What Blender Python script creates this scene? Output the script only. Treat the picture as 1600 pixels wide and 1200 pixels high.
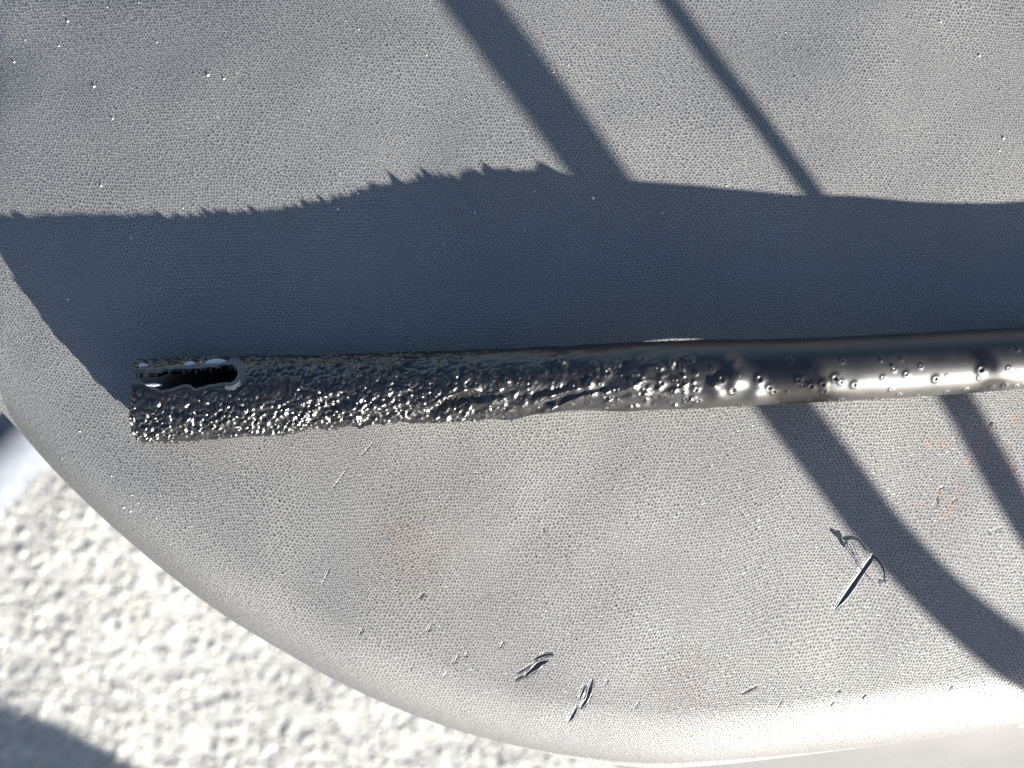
import bpy, math, random
import numpy as np
from mathutils import Vector

random.seed(7)
rng = np.random.default_rng(7)
scene = bpy.context.scene
for o in list(bpy.data.objects):
    bpy.data.objects.remove(o)

# ------------------------------------------------------------------ camera
S_PX = 0.0002            # metres per photograph pixel on the plane z = 0
CAM_H = 0.45
cam_d = bpy.data.cameras.new('camera')
cam = bpy.data.objects.new('camera', cam_d)
scene.collection.objects.link(cam)
cam.location = (0, 0, CAM_H)
cam.rotation_euler = (0, 0, 0)
cam_d.sensor_width = 36
cam_d.lens = 36 * CAM_H / (1600 * S_PX)
cam_d.clip_start = 0.01
cam_d.clip_end = 200
cam_d.dof.use_dof = True
cam_d.dof.focus_distance = 0.448
cam_d.dof.aperture_fstop = 10
scene.camera = cam

# ------------------------------------------------------------------ light
SUN_EL = math.radians(18.5)
AZ = Vector((0.67, -0.742)).normalized()
SUN = Vector((AZ.x * math.cos(SUN_EL), AZ.y * math.cos(SUN_EL), math.sin(SUN_EL)))
world = bpy.data.worlds.new('World')
scene.world = world
world.use_nodes = True
wn = world.node_tree
sky = wn.nodes.new('ShaderNodeTexSky')
sky.sky_type = 'NISHITA'
sky.sun_disc = False
sky.sun_elevation = SUN_EL
sky.ozone_density = 1.0
sky.air_density = 0.75
sky.sun_rotation = math.atan2(AZ.x, AZ.y)
wn.links.new(sky.outputs[0], wn.nodes['Background'].inputs[0])
wn.nodes['Background'].inputs[1].default_value = 0.05
sun_d = bpy.data.lights.new('sun', 'SUN')
sun_d.energy = 5.0
sun_d.angle = math.radians(0.5)
sun_d.color = (1.0, 0.955, 0.88)
sun = bpy.data.objects.new('sun', sun_d)
sun.rotation_euler = SUN.to_track_quat('Z', 'Y').to_euler()
sun.location = (1, -1.2, 1)
scene.collection.objects.link(sun)
vs = scene.view_settings
vs.view_transform = 'Standard'
vs.look = 'None'
vs.exposure = 2.3
vs.gamma = 1
vs.use_curve_mapping = False

GROUND_Z = -0.70

# ------------------------------------------------------------------ helpers
def link(name, mesh, mat=None, parent=None, smooth=True):
    o = bpy.data.objects.new(name, mesh)
    scene.collection.objects.link(o)
    if mat is not None and len(mesh.materials) == 0:
        mesh.materials.append(mat)
    if parent is not None:
        o.parent = parent
    if smooth and len(mesh.polygons):
        mesh.polygons.foreach_set('use_smooth', np.ones(len(mesh.polygons), dtype=bool))
    return o

def tag(o, label, cat, group=None, kind=None):
    o['label'] = label
    o['category'] = cat
    if group: o['group'] = group
    if kind: o['kind'] = kind
    return o

def empty(name, loc):
    o = bpy.data.objects.new(name, None)
    o.location = loc
    scene.collection.objects.link(o)
    o.empty_display_size = 0.02
    return o

def mesh_quads(name, V, F):
    """V (n,3) floats, F (m,4) ints; quick build."""
    me = bpy.data.meshes.new(name)
    V = np.asarray(V, dtype=np.float32); F = np.asarray(F, dtype=np.int32)
    me.vertices.add(len(V)); me.vertices.foreach_set('co', V.ravel())
    me.loops.add(F.size); me.loops.foreach_set('vertex_index', F.ravel())
    me.polygons.add(len(F))
    me.polygons.foreach_set('loop_start', np.arange(0, F.size, F.shape[1], dtype=np.int32))
    me.update(calc_edges=True)
    me.validate()
    return me

def grid_faces(nu, nv, close_u=False):
    """vertex index = i*nv + j"""
    i = np.arange(nu if close_u else nu - 1)[:, None]
    j = np.arange(nv - 1)[None, :]
    i2 = (i + 1) % nu
    a = i * nv + j; b = i2 * nv + j; c = i2 * nv + j + 1; d = i * nv + j + 1
    return np.stack([a, b, c, d], -1).reshape(-1, 4)

_LAT = rng.random((256, 256))
def vnoise(x, y):
    """smooth value noise in [-1,1]"""
    xi = np.floor(x).astype(int); yi = np.floor(y).astype(int)
    fx = x - xi; fy = y - yi
    fx = fx * fx * fx * (fx * (fx * 6 - 15) + 10); fy = fy * fy * fy * (fy * (fy * 6 - 15) + 10)
    a = _LAT[xi % 256, yi % 256]; b = _LAT[(xi + 1) % 256, yi % 256]
    c = _LAT[xi % 256, (yi + 1) % 256]; d = _LAT[(xi + 1) % 256, (yi + 1) % 256]
    return ((a * (1 - fx) + b * fx) * (1 - fy) + (c * (1 - fx) + d * fx) * fy) * 2 - 1

def fbm(x, y, n=3):
    s = 0; a = 1; t = 0
    for k in range(n):
        s = s + a * vnoise(x * 2 ** k + 17.3 * k, y * 2 ** k + 5.1 * k); t += a; a *= 0.5
    return s / t

_JX = rng.random((256, 256)); _JY = rng.random((256, 256)); _JR = rng.random((256, 256))
def worley(x, y):
    """distance to nearest jittered point and that point's random number"""
    xi = np.floor(x).astype(int); yi = np.floor(y).astype(int)
    best = np.full(x.shape, 9.0); rr = np.zeros(x.shape)
    for dx in (-1, 0, 1):
        for dy in (-1, 0, 1):
            cx = xi + dx; cy = yi + dy
            px = cx + _JX[cx % 256, cy % 256]; py = cy + _JY[cx % 256, cy % 256]
            d = np.hypot(px - x, py - y)
            m = d < best
            best = np.where(m, d, best); rr = np.where(m, _JR[cx % 256, cy % 256], rr)
    return best, rr

def sstep(a, b, x):
    t = np.clip((np.asarray(x, dtype=float) - a) / (b - a), 0, 1)
    return t * t * (3 - 2 * t)

def catmull(pts, per=12):
    """centripetal Catmull-Rom through the points"""
    P = [np.array(p, dtype=float) for p in pts]
    P = [2 * P[0] - P[1]] + P + [2 * P[-1] - P[-2]]
    out = []
    for k in range(1, len(P) - 2):
        p0, p1, p2, p3 = P[k - 1:k + 3]
        t0 = 0.0; t1 = t0 + np.linalg.norm(p1 - p0) ** 0.5; t2 = t1 + np.linalg.norm(p2 - p1) ** 0.5; t3 = t2 + np.linalg.norm(p3 - p2) ** 0.5
        for t in np.linspace(t1, t2, per, endpoint=False):
            a1 = (t1 - t) / (t1 - t0) * p0 + (t - t0) / (t1 - t0) * p1
            a2 = (t2 - t) / (t2 - t1) * p1 + (t - t1) / (t2 - t1) * p2
            a3 = (t3 - t) / (t3 - t2) * p2 + (t - t2) / (t3 - t2) * p3
            b1 = (t2 - t) / (t2 - t0) * a1 + (t - t0) / (t2 - t0) * a2
            b2 = (t3 - t) / (t3 - t1) * a2 + (t - t1) / (t3 - t1) * a3
            out.append((t2 - t) / (t2 - t1) * b1 + (t - t1) / (t2 - t1) * b2)
    out.append(P[-2])
    return np.array(out)

def tube_mesh(name, pts, radii, sides=12):
    pts = np.asarray(pts, dtype=float)
    n = len(pts); radii = np.broadcast_to(radii, n)
    T = np.gradient(pts, axis=0); T /= np.linalg.norm(T, axis=1)[:, None]
    ref = np.array([0.3, 0.2, 0.93])
    V = []
    u = np.cross(T[0], ref); u /= np.linalg.norm(u)
    for k in range(n):
        u = u - T[k] * np.dot(u, T[k]); u /= np.linalg.norm(u)
        w = np.cross(T[k], u)
        for s in range(sides):
            a = 2 * math.pi * s / sides
            V.append(pts[k] + radii[k] * (math.cos(a) * u + math.sin(a) * w))
    F = []
    for k in range(n - 1):
        for s in range(sides):
            s2 = (s + 1) % sides
            F.append((k * sides + s, k * sides + s2, (k + 1) * sides + s2, (k + 1) * sides + s))
    me = bpy.data.meshes.new(name)
    F += [tuple(range(sides))[::-1], tuple((n - 1) * sides + s for s in range(sides))]
    me.from_pydata([tuple(v) for v in V], [], F)
    me.update()
    return me

# ------------------------------------------------------------------ materials
class NT:
    def __init__(s, name):
        s.m = bpy.data.materials.new(name); s.m.use_nodes = True
        s.t = s.m.node_tree; s.b = s.t.nodes['Principled BSDF']
    def n(s, typ, **kw):
        nd = s.t.nodes.new(typ)
        for k, v in kw.items():
            if k.startswith('i_'):
                key = k[2:]
                key = int(key) if key.isdigit() else key.replace('_', ' ')
                nd.inputs[key].default_value = v
            else:
                setattr(nd, k, v)
        return nd
    def l(s, a, b): s.t.links.new(a, b)
    def ramp(s, src, stops):
        r = s.n('ShaderNodeValToRGB')
        e = r.color_ramp.elements
        while len(e) > 1: e.remove(e[-1])
        for k, (p, c) in enumerate(stops):
            el = e[0] if k == 0 else e.new(p)
            el.position = p
            el.color = (c, c, c, 1) if not isinstance(c, tuple) else (*c, 1)
        s.l(src, r.inputs[0])
        return r
    def math(s, op, a, b=None, c=None):
        m = s.n('ShaderNodeMath', operation=op)
        for k, v in enumerate((a, b, c)):
            if v is None: continue
            if hasattr(v, 'is_linked'): s.l(v, m.inputs[k])
            else: m.inputs[k].default_value = v
        return m.outputs[0]
    def mix(s, f, a, b, blend='MIX'):
        m = s.n('ShaderNodeMix', data_type='RGBA', blend_type=blend)
        for k, v in ((0, f), (6, a), (7, b)):
            if hasattr(v, 'is_linked'): s.l(v, m.inputs[k])
            else: m.inputs[k].default_value = v if k == 0 else (*v, 1)
        return m.outputs[2]

def at0(px, py, z=0.0):
    f = (CAM_H - z) / CAM_H
    return ((px - 800) * S_PX * f, (600 - py) * S_PX * f)

X0, Y0 = 0.03, 0.0
def dome(x, y):
    dx = x - X0; dy = y - Y0
    rx = np.where(dx < 0, 1.2, 3.5)
    ry = np.where(dy > 0, 1.3, 1.1)
    return -(dx * dx) / (2 * rx) - (dy * dy) / (2 * ry)

def mat_vinyl(bumped):
    M = NT('grained_vinyl' if bumped else 'worn_black_vinyl')
    if bumped:
        uv = M.n('ShaderNodeUVMap', uv_map='grain')
    else:
        class _U: pass
        tco = M.n('ShaderNodeTexCoord'); flat_n = M.n('ShaderNodeVectorMath', operation='MULTIPLY'); flat_n.inputs[1].default_value = (1, 1, 0)
        M.l(tco.outputs['Object'], flat_n.inputs[0]); uv = _U(); uv.outputs = [flat_n.outputs[0]]
    # slow warp of the grain
    wn1 = M.n('ShaderNodeTexNoise', i_Scale=60.0, i_Detail=2.0)
    M.l(uv.outputs[0], wn1.inputs['Vector'])
    sub = M.n('ShaderNodeVectorMath', operation='SUBTRACT'); sub.inputs[1].default_value = (0.5, 0.5, 0.5)
    M.l(wn1.outputs['Color'], sub.inputs[0])
    sc = M.n('ShaderNodeVectorMath', operation='SCALE'); sc.inputs['Scale'].default_value = 0.004
    M.l(sub.outputs[0], sc.inputs[0])
    add = M.n('ShaderNodeVectorMath', operation='ADD')
    M.l(uv.outputs[0], add.inputs[0]); M.l(sc.outputs[0], add.inputs[1])
    vor = M.n('ShaderNodeTexVoronoi', voronoi_dimensions='2D', feature='F1', i_Scale=GRAIN_SCALE, i_Randomness=0.72)
    M.l(add.outputs[0], vor.inputs['Vector'])
    h = M.ramp(vor.outputs['Distance'], [(0.0, 1.0), (0.22, 0.9), (0.42, 0.15), (0.6, 0.0)])
    # where the grain is worn flatter
    wear = M.n('ShaderNodeTexNoise', i_Scale=22.0, i_Detail=3.0)
    M.l(uv.outputs[0], wear.inputs['Vector'])
    wr = M.ramp(wear.outputs['Fac'], [(0.3, 0.6), (0.65, 1.0)])
    b1 = M.n('ShaderNodeBump', i_Distance=GRAIN_DEPTH)
    M.l(h.outputs[0], b1.inputs['Height']); M.l(wr.outputs[0], b1.inputs['Strength'])
    fine = M.n('ShaderNodeTexNoise', i_Scale=2600.0, i_Detail=2.0)
    M.l(uv.outputs[0], fine.inputs['Vector'])
    b2 = M.n('ShaderNodeBump', i_Distance=0.00006, i_Strength=0.5)
    M.l(fine.outputs['Fac'], b2.inputs['Height'])
    if bumped: M.l(b1.outputs[0], b2.inputs['Normal'])
    M.l(b2.outputs[0], M.b.inputs['Normal'])
    # colour: faded black with dusty film, blotches and a rusty smear
    blot = M.n('ShaderNodeTexNoise', i_Scale=14.0, i_Detail=5.0, i_Roughness=0.6)
    M.l(uv.outputs[0], blot.inputs['Vector'])
    base = M.ramp(blot.outputs['Fac'], [(0.28, VINYL_DARK), (0.5, VINYL_MID), (0.75, VINYL_LIGHT)])
    def spot(px, py, r):
        x, y = at0(px, py)
        x, y = at0(px, py, float(dome(x, y)))
        d = M.n('ShaderNodeVectorMath', operation='DISTANCE'); d.inputs[1].default_value = (x, y, 0)
        M.l(uv.outputs[0], d.inputs[0])
        return M.ramp(d.outputs['Value'], [(0.0, 1.0), (r * S_PX, 0.0)]).outputs[0]
    rn = M.n('ShaderNodeTexNoise', i_Scale=650.0, i_Detail=5.0, i_Roughness=0.75)
    M.l(uv.outputs[0], rn.inputs['Vector'])
    s1 = None
    for (a, b, r) in [(1545, 670, 17), (1528, 692, 15), (1512, 722, 15), (1532, 706, 10), (1476, 691, 16), (1466, 770, 20), (1490, 779, 18), (1487, 794, 16), (1436, 789, 20),
                      (1475, 802, 14), (1572, 700, 18), (1568, 720, 14), (1587, 655, 22), (1480, 812, 12), (1450, 697, 14), (1583, 735, 16), (1500, 760, 12)]:
        sp = spot(a, b, r)
        s1 = sp if s1 is None else M.math('MAXIMUM', s1, sp)
    s2 = M.ramp(M.math('MULTIPLY', s1, rn.outputs['Fac']), [(0.21, 0.0), (0.40, 0.65)])
    col = M.mix(s2.outputs[0], base.outputs[0], (0.32, 0.20, 0.145))
    # pale brown water marks
    s3 = M.math('MAXIMUM', spot(650, 860, 170), spot(1090, 1080, 110))
    bn = M.n('ShaderNodeTexNoise', i_Scale=70.0, i_Detail=3.0)
    M.l(uv.outputs[0], bn.inputs['Vector'])
    s4 = M.ramp(M.math('MULTIPLY', s3, bn.outputs['Fac']), [(0.12, 0.0), (0.5, 0.85)])
    col = M.mix(s4.outputs[0], col, (0.20, 0.172, 0.14))
    if bumped:
        dfac = M.ramp(vor.outputs['Distance'], [(0.22, 0.05), (0.42, 0.88)]).outputs[0]
    else:
        an = M.n('ShaderNodeAttribute', attribute_name='dust'); dfac = M.ramp(an.outputs['Fac'], [(0.04, 0.05), (0.5, 0.88), (1.0, 1.0)]).outputs[0]
    col = M.mix(dfac, (0.082, 0.082, 0.084), col)
    M.l(col, M.b.inputs['Base Color'])
    rr = M.ramp(wear.outputs['Fac'], [(0.3, VINYL_ROUGH + 0.05), (0.7, VINYL_ROUGH - 0.04)])
    M.l(rr.outputs[0], M.b.inputs['Roughness'])
    M.b.inputs['IOR'].default_value = 1.5
    M.b.inputs['Specular IOR Level'].default_value = 0.6
    return M.m

GRAIN_SCALE = 930.0
GRAIN_DEPTH = 0.00010
PIT_DEPTH = 0.00007
VINYL_DARK = (0.188, 0.186, 0.177); VINYL_MID = (0.230, 0.226, 0.212); VINYL_LIGHT = (0.280, 0.273, 0.252)
VINYL_ROUGH = 0.46
VINYL = mat_vinyl(True); VINYL_G = mat_vinyl(False)

def mat_smooth_vinyl():
    M = NT('side_vinyl')
    tc = M.n('ShaderNodeTexCoord')
    mp = M.n('ShaderNodeMapping'); mp.inputs['Scale'].default_value = (500, 1600, 300); mp.inputs['Rotation'].default_value = (0, 0, 0.5)
    M.l(tc.outputs['Object'], mp.inputs[0])
    ns = M.n('ShaderNodeTexNoise', i_Scale=1.0, i_Detail=3.0); M.l(mp.outputs[0], ns.inputs['Vector'])
    b = M.n('ShaderNodeBump', i_Distance=0.00012, i_Strength=0.6)
    M.l(ns.outputs['Fac'], b.inputs['Height']); M.l(b.outputs[0], M.b.inputs['Normal'])
    n2 = M.n('ShaderNodeTexNoise', i_Scale=30.0, i_Detail=4.0); M.l(tc.outputs['Object'], n2.inputs['Vector'])
    c = M.ramp(n2.outputs['Fac'], [(0.3, (0.062, 0.063, 0.064)), (0.7, (0.078, 0.079, 0.079))])
    M.l(c.outputs[0], M.b.inputs['Base Color'])
    M.b.inputs['Roughness'].default_value = 0.55
    return M.m
SIDE = mat_smooth_vinyl()

def mat_melted():
    M = NT('melted_black_plastic')
    tc = M.n('ShaderNodeTexCoord')
    n1 = M.n('ShaderNodeTexNoise', i_Scale=140.0, i_Detail=4.0); M.l(tc.outputs['Object'], n1.inputs['Vector'])
    c = M.ramp(n1.outputs['Fac'], [(0.35, (0.003, 0.003, 0.0035)), (0.7, (0.007, 0.006, 0.0055))])
    M.l(c.outputs[0], M.b.inputs['Base Color'])
    r = M.ramp(n1.outputs['Fac'], [(0.3, -0.04), (0.7, 0.05)])
    r.color_ramp.elements[0].color = (0, 0, 0, 1); r.color_ramp.elements[1].color = (0.08, 0.08, 0.08, 1)
    sx = M.n('ShaderNodeSeparateXYZ'); M.l(tc.outputs['Object'], sx.inputs[0])
    rx = M.ramp(sx.outputs['X'], [(0.06, 0.28), (0.21, 0.41)])      # blistered end is glossier than the handled part
    M.l(M.math('ADD', r.outputs[0], rx.outputs[0]), M.b.inputs['Roughness'])
    mp = M.n('ShaderNodeMapping'); mp.inputs['Scale'].default_value = (300, 1500, 1500)
    M.l(tc.outputs['Object'], mp.inputs[0])
    n2 = M.n('ShaderNodeTexNoise', i_Scale=1.0, i_Detail=3.0); M.l(mp.outputs[0], n2.inputs['Vector'])
    b = M.n('ShaderNodeBump', i_Distance=0.00004, i_Strength=0.5)
    M.l(n2.outputs['Fac'], b.inputs['Height']); M.l(b.outputs[0], M.b.inputs['Normal'])
    M.b.inputs['IOR'].default_value = 1.5
    M.b.inputs['Specular IOR Level'].default_value = 0.76
    return M.m
MELT = mat_melted()

def mat_plain(name, col, rough, bump=None):
    M = NT(name)
    tc = M.n('ShaderNodeTexCoord')
    n1 = M.n('ShaderNodeTexNoise', i_Scale=90.0, i_Detail=4.0); M.l(tc.outputs['Object'], n1.inputs['Vector'])
    c = M.ramp(n1.outputs['Fac'], [(0.3, tuple(v * 0.8 for v in col)), (0.7, tuple(min(1, v * 1.15) for v in col))])
    M.l(c.outputs[0], M.b.inputs['Base Color'])
    M.b.inputs['Roughness'].default_value = rough
    if bump:
        n2 = M.n('ShaderNodeTexNoise', i_Scale=bump[0], i_Detail=4.0); M.l(tc.outputs['Object'], n2.inputs['Vector'])
        b = M.n('ShaderNodeBump', i_Distance=bump[1]); M.l(n2.outputs['Fac'], b.inputs['Height'])
        M.l(b.outputs[0], M.b.inputs['Normal'])
    return M.m
RAW = mat_plain('bare_cut_plastic', (0.085, 0.088, 0.092), 0.55, (1500.0, 0.0002))
GLOSS = mat_plain('glossy_black_splinter', (0.03, 0.03, 0.055), 0.22)
CABLE = mat_plain('black_cable_rubber', (0.02, 0.02, 0.02), 0.5)
STONE = mat_plain('dark_stone', (0.09, 0.085, 0.08), 0.8, (60.0, 0.004))
PALE = mat_plain('pale_plastic', (0.085, 0.095, 0.115), 0.8)
DUST = mat_plain('pale_dust', (0.62, 0.60, 0.54), 0.8)
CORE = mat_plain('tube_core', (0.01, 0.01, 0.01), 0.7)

def mat_ground():
    M = NT('rough_concrete')
    tc = M.n('ShaderNodeTexCoord')
    v = M.n('ShaderNodeTexVoronoi', i_Scale=75.0, i_Randomness=1.0); M.l(tc.outputs['Object'], v.inputs['Vector'])
    n1 = M.n('ShaderNodeTexNoise', i_Scale=80.0, i_Detail=6.0, i_Roughness=0.65); M.l(tc.outputs['Object'], n1.inputs['Vector'])
    n2 = M.n('ShaderNodeTexNoise', i_Scale=7.0, i_Detail=4.0); M.l(tc.outputs['Object'], n2.inputs['Vector'])
    c = M.ramp(n1.outputs['Fac'], [(0.30, (0.27, 0.265, 0.246)), (0.5, (0.34, 0.334, 0.312)), (0.7, (0.385, 0.379, 0.355))])
    cc = c.outputs[0]
    hs = M.n('ShaderNodeHueSaturation', i_Saturation=0.85); M.l(cc, hs.inputs['Color'])
    M.l(hs.outputs[0], M.b.inputs['Base Color'])
    M.b.inputs['Roughness'].default_value = 0.9
    b = M.n('ShaderNodeBump', i_Distance=0.003, i_Strength=0.6)
    M.l(n1.outputs['Fac'], b.inputs['Height'])
    M.l(b.outputs[0], M.b.inputs['Normal'])
    return M.m
GROUND = mat_ground()
def mat_pebble():
    M = NT('pebble')
    oi = M.n('ShaderNodeTexCoord')
    v = M.n('ShaderNodeTexNoise', i_Scale=40.0, i_Detail=3.0); M.l(oi.outputs['Object'], v.inputs['Vector'])
    c = M.ramp(v.outputs['Fac'], [(0.3, (0.27, 0.265, 0.246)), (0.55, (0.34, 0.334, 0.312)), (0.75, (0.40, 0.393, 0.37))])
    M.l(c.outputs[0], M.b.inputs['Base Color']); M.b.inputs['Roughness'].default_value = 0.85
    return M.m
PEBBLE = mat_pebble()

# ------------------------------------------------------------------ ground
GN = 260
gx = np.linspace(-1, 1, GN); gx = np.sign(gx) * (0.55 * np.abs(gx) + 29.45 * np.abs(gx) ** 7)
GX, GY = np.meshgrid(gx - 0.15, gx - 0.15, indexing='ij')
def ground_rel(x, y):
    near = np.exp(-((x + 0.15) ** 2 + (y + 0.15) ** 2) / 1.0)
    return near * (0.0010 * fbm(x * 55, y * 55, 3) + 0.003 * fbm(x * 9, y * 9, 2))
GZ = GROUND_Z + ground_rel(GX, GY)
g = link('ground', mesh_quads('ground', np.stack([GX, GY, GZ], -1).reshape(-1, 3), grid_faces(GN, GN)), GROUND)
g['kind'] = 'structure'; g['label'] = 'pale rough concrete ground far below the seat, out of focus'

# loose grit set in the concrete
ico = [(0, 0, 1), (0.894, 0, 0.447), (0.276, 0.851, 0.447), (-0.724, 0.526, 0.447), (-0.724, -0.526, 0.447), (0.276, -0.851, 0.447),
       (0.724, 0.526, -0.447), (-0.276, 0.851, -0.447), (-0.894, 0, -0.447), (-0.276, -0.851, -0.447), (0.724, -0.526, -0.447), (0, 0, -1)]
icf = [(0, 1, 2), (0, 2, 3), (0, 3, 4), (0, 4, 5), (0, 5, 1), (1, 6, 2), (2, 7, 3), (3, 8, 4), (4, 9, 5), (5, 10, 1),
       (6, 7, 2), (7, 8, 3), (8, 9, 4), (9, 10, 5), (10, 6, 1), (11, 7, 6), (11, 8, 7), (11, 9, 8), (11, 10, 9), (11, 6, 10)]
ico = np.array(ico); icf = np.array(icf)
NP = 13000
cx = rng.uniform(-0.55, 0.15, NP); cy = rng.uniform(-0.42, 0.08, NP)
rad = 0.0010 + 0.0024 * rng.random(NP) ** 2
scl = rad[:, None] * rng.uniform(0.7, 1.3, (NP, 3)) * np.array([1, 1, 0.38])
Vp = ico[None] * (1 + 0.18 * rng.standard_normal((NP, 12, 1))) * scl[:, None, :]
Vp[..., 0] += cx[:, None]; Vp[..., 1] += cy[:, None]; Vp[..., 2] += (GROUND_Z + ground_rel(cx, cy) + 0.0004)[:, None]
Fp = (icf[None] + 12 * np.arange(NP)[:, None, None]).reshape(-1, 3)
gr = link('gravel', mesh_quads('gravel', Vp.reshape(-1, 3), Fp), PEBBLE)
tag(gr, 'pale grit and small stones on the concrete ground', 'gravel', kind='stuff')

# ------------------------------------------------------------------ seat
SEAM_PX = [(0, 640), (100, 750), (200, 844), (330, 947), (430, 1010), (560, 1080), (700, 1136), (800, 1164), (900, 1186), (1000, 1199),
           (1080, 1198), (1250, 1180), (1400, 1161), (1600, 1136), (1900, 1108), (2250, 1110), (2500, 1050), (2640, 850), (2680, 400),
           (2600, -60), (2300, -340), (1600, -470), (800, -520), (200, -480), (-150, -330), (-290, -50), (-290, 200), (-220, 400), (-110, 535)]
R_ROLL = 0.025; TILT = math.radians(79); D0 = R_ROLL * math.sin(TILT)
Z_DROP = R_ROLL * (1 - math.cos(TILT))
seam = []
for p in SEAM_PX:
    z = -0.02
    for _ in range(6):
        x, y = at0(p[0], p[1], z); z = float(dome(x, y)) - Z_DROP
    seam.append((x, y))
# closed smooth outline
cl = catmull(seam[-2:] + seam + seam[:3], 14)
cl = cl[28:-28 - 1]           # one full turn, starts at seam[0]
OUT = cl
A = OUT; B = np.roll(OUT, -1, axis=0)

def seat_dist(x, y):
    x = np.atleast_1d(np.asarray(x, float)); y = np.atleast_1d(np.asarray(y, float))
    out = np.empty(len(x)); nx = np.empty(len(x)); ny = np.empty(len(x))
    ab = B - A; l2 = (ab ** 2).sum(1)
    for s in range(0, len(x), 4000):
        P = np.stack([x[s:s + 4000], y[s:s + 4000]], -1)[:, None, :]
        t = np.clip(((P - A) * ab).sum(-1) / l2, 0, 1)
        Q = A + t[..., None] * ab
        dd = np.linalg.norm(P - Q, axis=-1); k = dd.argmin(1); r = np.arange(len(k))
        out[s:s + 4000] = dd[r, k]
        v = Q[r, k] - P[:, 0]
        L = np.maximum(np.linalg.norm(v, axis=1), 1e-9)
        nx[s:s + 4000] = v[:, 0] / L; ny[s:s + 4000] = v[:, 1] / L
    return out, nx, ny

def roll(d):
    u = np.clip(D0 - d, 0, D0)
    return -(R_ROLL - np.sqrt(R_ROLL ** 2 - u ** 2))

def seat_z(x, y):
    d, _, _ = seat_dist(x, y)
    x = np.atleast_1d(x); y = np.atleast_1d(y)
    r = dome(x, y) + roll(d) + 0.0006 * fbm(x * 26, y * 26, 2) * sstep(0.0, 0.02, d)
    return r

def on_seat(px, py, up=0.0):
    z = 0.0
    for _ in range(5):
        x, y = at0(px, py, z); z = float(seat_z(x, y)[0]) + up
    return np.array([x, y, z])

GOUGES = [('gouge', [(1297, 963), (1315, 938), (1340, 902), (1363, 869)], 4.4, 1.7),
          ('scuff', [(818, 1058), (832, 1046), (845, 1036), (857, 1033)], 4.2, 3.2), ('scuff', [(804, 1064), (814, 1058), (824, 1055)], 1.8, 1.5),
          ('scuff', [(833, 1031), (846, 1025), (858, 1022), (866, 1024)], 2.4, 2.0), ('scuff', [(808, 1052), (820, 1046), (832, 1038)], 1.6, 1.3),
          ('scuff', [(927, 1059), (922, 1076), (917, 1092), (906, 1108)], 3.2, 2.8), ('scuff', [(914, 1070), (910, 1082), (904, 1096)], 2.0, 1.6),
          ('scuff', [(902, 1104), (895, 1116), (888, 1128)], 3.4, 1.6)]
for (a, b, c, dd, w) in [(787, 1001, 781, 1013, 1.8), (716, 1023, 709, 1037, 1.8), (730, 1018, 727, 1027, 1.2), (567, 981, 560, 992, 1.6), (662, 927, 655, 934, 1.8), (674, 976, 668, 988, 1.5),
                         (1001, 1093, 992, 1107, 1.1), (949, 1061, 945, 1073, 1.1), (1158, 1084, 1187, 1071, 1.5), (1222, 1092, 1212, 1113, 0.9),
                         (1301, 1095, 1298, 1104, 1.6), (1353, 1085, 1346, 1091, 1.6), (1480, 1081, 1487, 1071, 1.1), (1307, 1077, 1313, 1082, 1.4),
                         (1544, 666, 1550, 657, 1.5), (1465, 765, 1475, 761, 1.6), (1487, 786, 1495, 778, 1.6), (1464, 775, 1465, 790, 1.2), (1454, 792, 1464, 788, 1.3), (846, 825, 852, 831, 1.2),
                         (587, 686, 560, 716, 0.9), (545, 728, 512, 772, 0.9), (517, 880, 500, 920, 0.9), (650, 1030, 640, 1050, 0.9), (700, 1040, 692, 1062, 0.9), (1540, 832, 1570, 826, 1.1)]:
    GOUGES.append(('scuff', [(a, b), ((a + c) / 2 + 0.6, (b + dd) / 2), (c, dd)], w, w * 0.6))
def gouge_taper(name, t):
    if name == 'gouge':
        return float((0.12 + 0.88 * sstep(0, 0.45, t)) * (1 - 0.35 * sstep(0.93, 1, t)))
    return math.sin(math.pi * t) ** 0.6 + 0.03
CEN = np.array(at0(950, 470))
dirs = OUT - CEN
NT_ = len(OUT)
s_rings = np.concatenate([np.linspace(0.004, 0.78, 60), np.linspace(0.785, 1.0, 90)])
PX = CEN[0] + dirs[:, 0:1] * s_rings[None]; PY = CEN[1] + dirs[:, 1:2] * s_rings[None]
d, nx, ny = seat_dist(PX.ravel(), PY.ravel())
fl = np.zeros_like(d)
PZ = dome(PX.ravel(), PY.ravel()) + roll(d) + 0.0006 * fbm(PX.ravel() * 26, PY.ravel() * 26, 2) * sstep(0.0, 0.02, d)
u = np.clip(D0 - d, 0, D0)
extra = R_ROLL * np.arcsin(u / R_ROLL) - u
UVc = np.stack([PX.ravel() + nx * extra, PY.ravel() + ny * extra], -1)
GXH, GYH = 0.171, 0.129                                   # half size of the part of the cover whose grain is built cell by cell
inside_w = sstep(0.0, 0.007, np.minimum(GXH - np.abs(PX.ravel()), GYH - np.abs(PY.ravel())))
PZ = PZ - 0.00011 * inside_w * sstep(0.0, 0.001, d)
gpts = np.concatenate([np.array([on_seat(*p)[:2] for p in g_[1]]) for g_ in GOUGES])
fxy = np.stack([PX.ravel(), PY.ravel()], -1)
gd_ = np.concatenate([np.linalg.norm(fxy[k:k + 8000, None] - gpts[None], axis=-1).min(1) for k in range(0, len(fxy), 8000)])
PZ = PZ - 0.0012 * (1 - sstep(0.004, 0.009, gd_)) * inside_w * sstep(0.0, 0.004, d)
Vc = np.stack([PX.ravel(), PY.ravel(), PZ], -1).reshape(NT_, -1, 3)
UVc = UVc.reshape(NT_, -1, 2)
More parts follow.
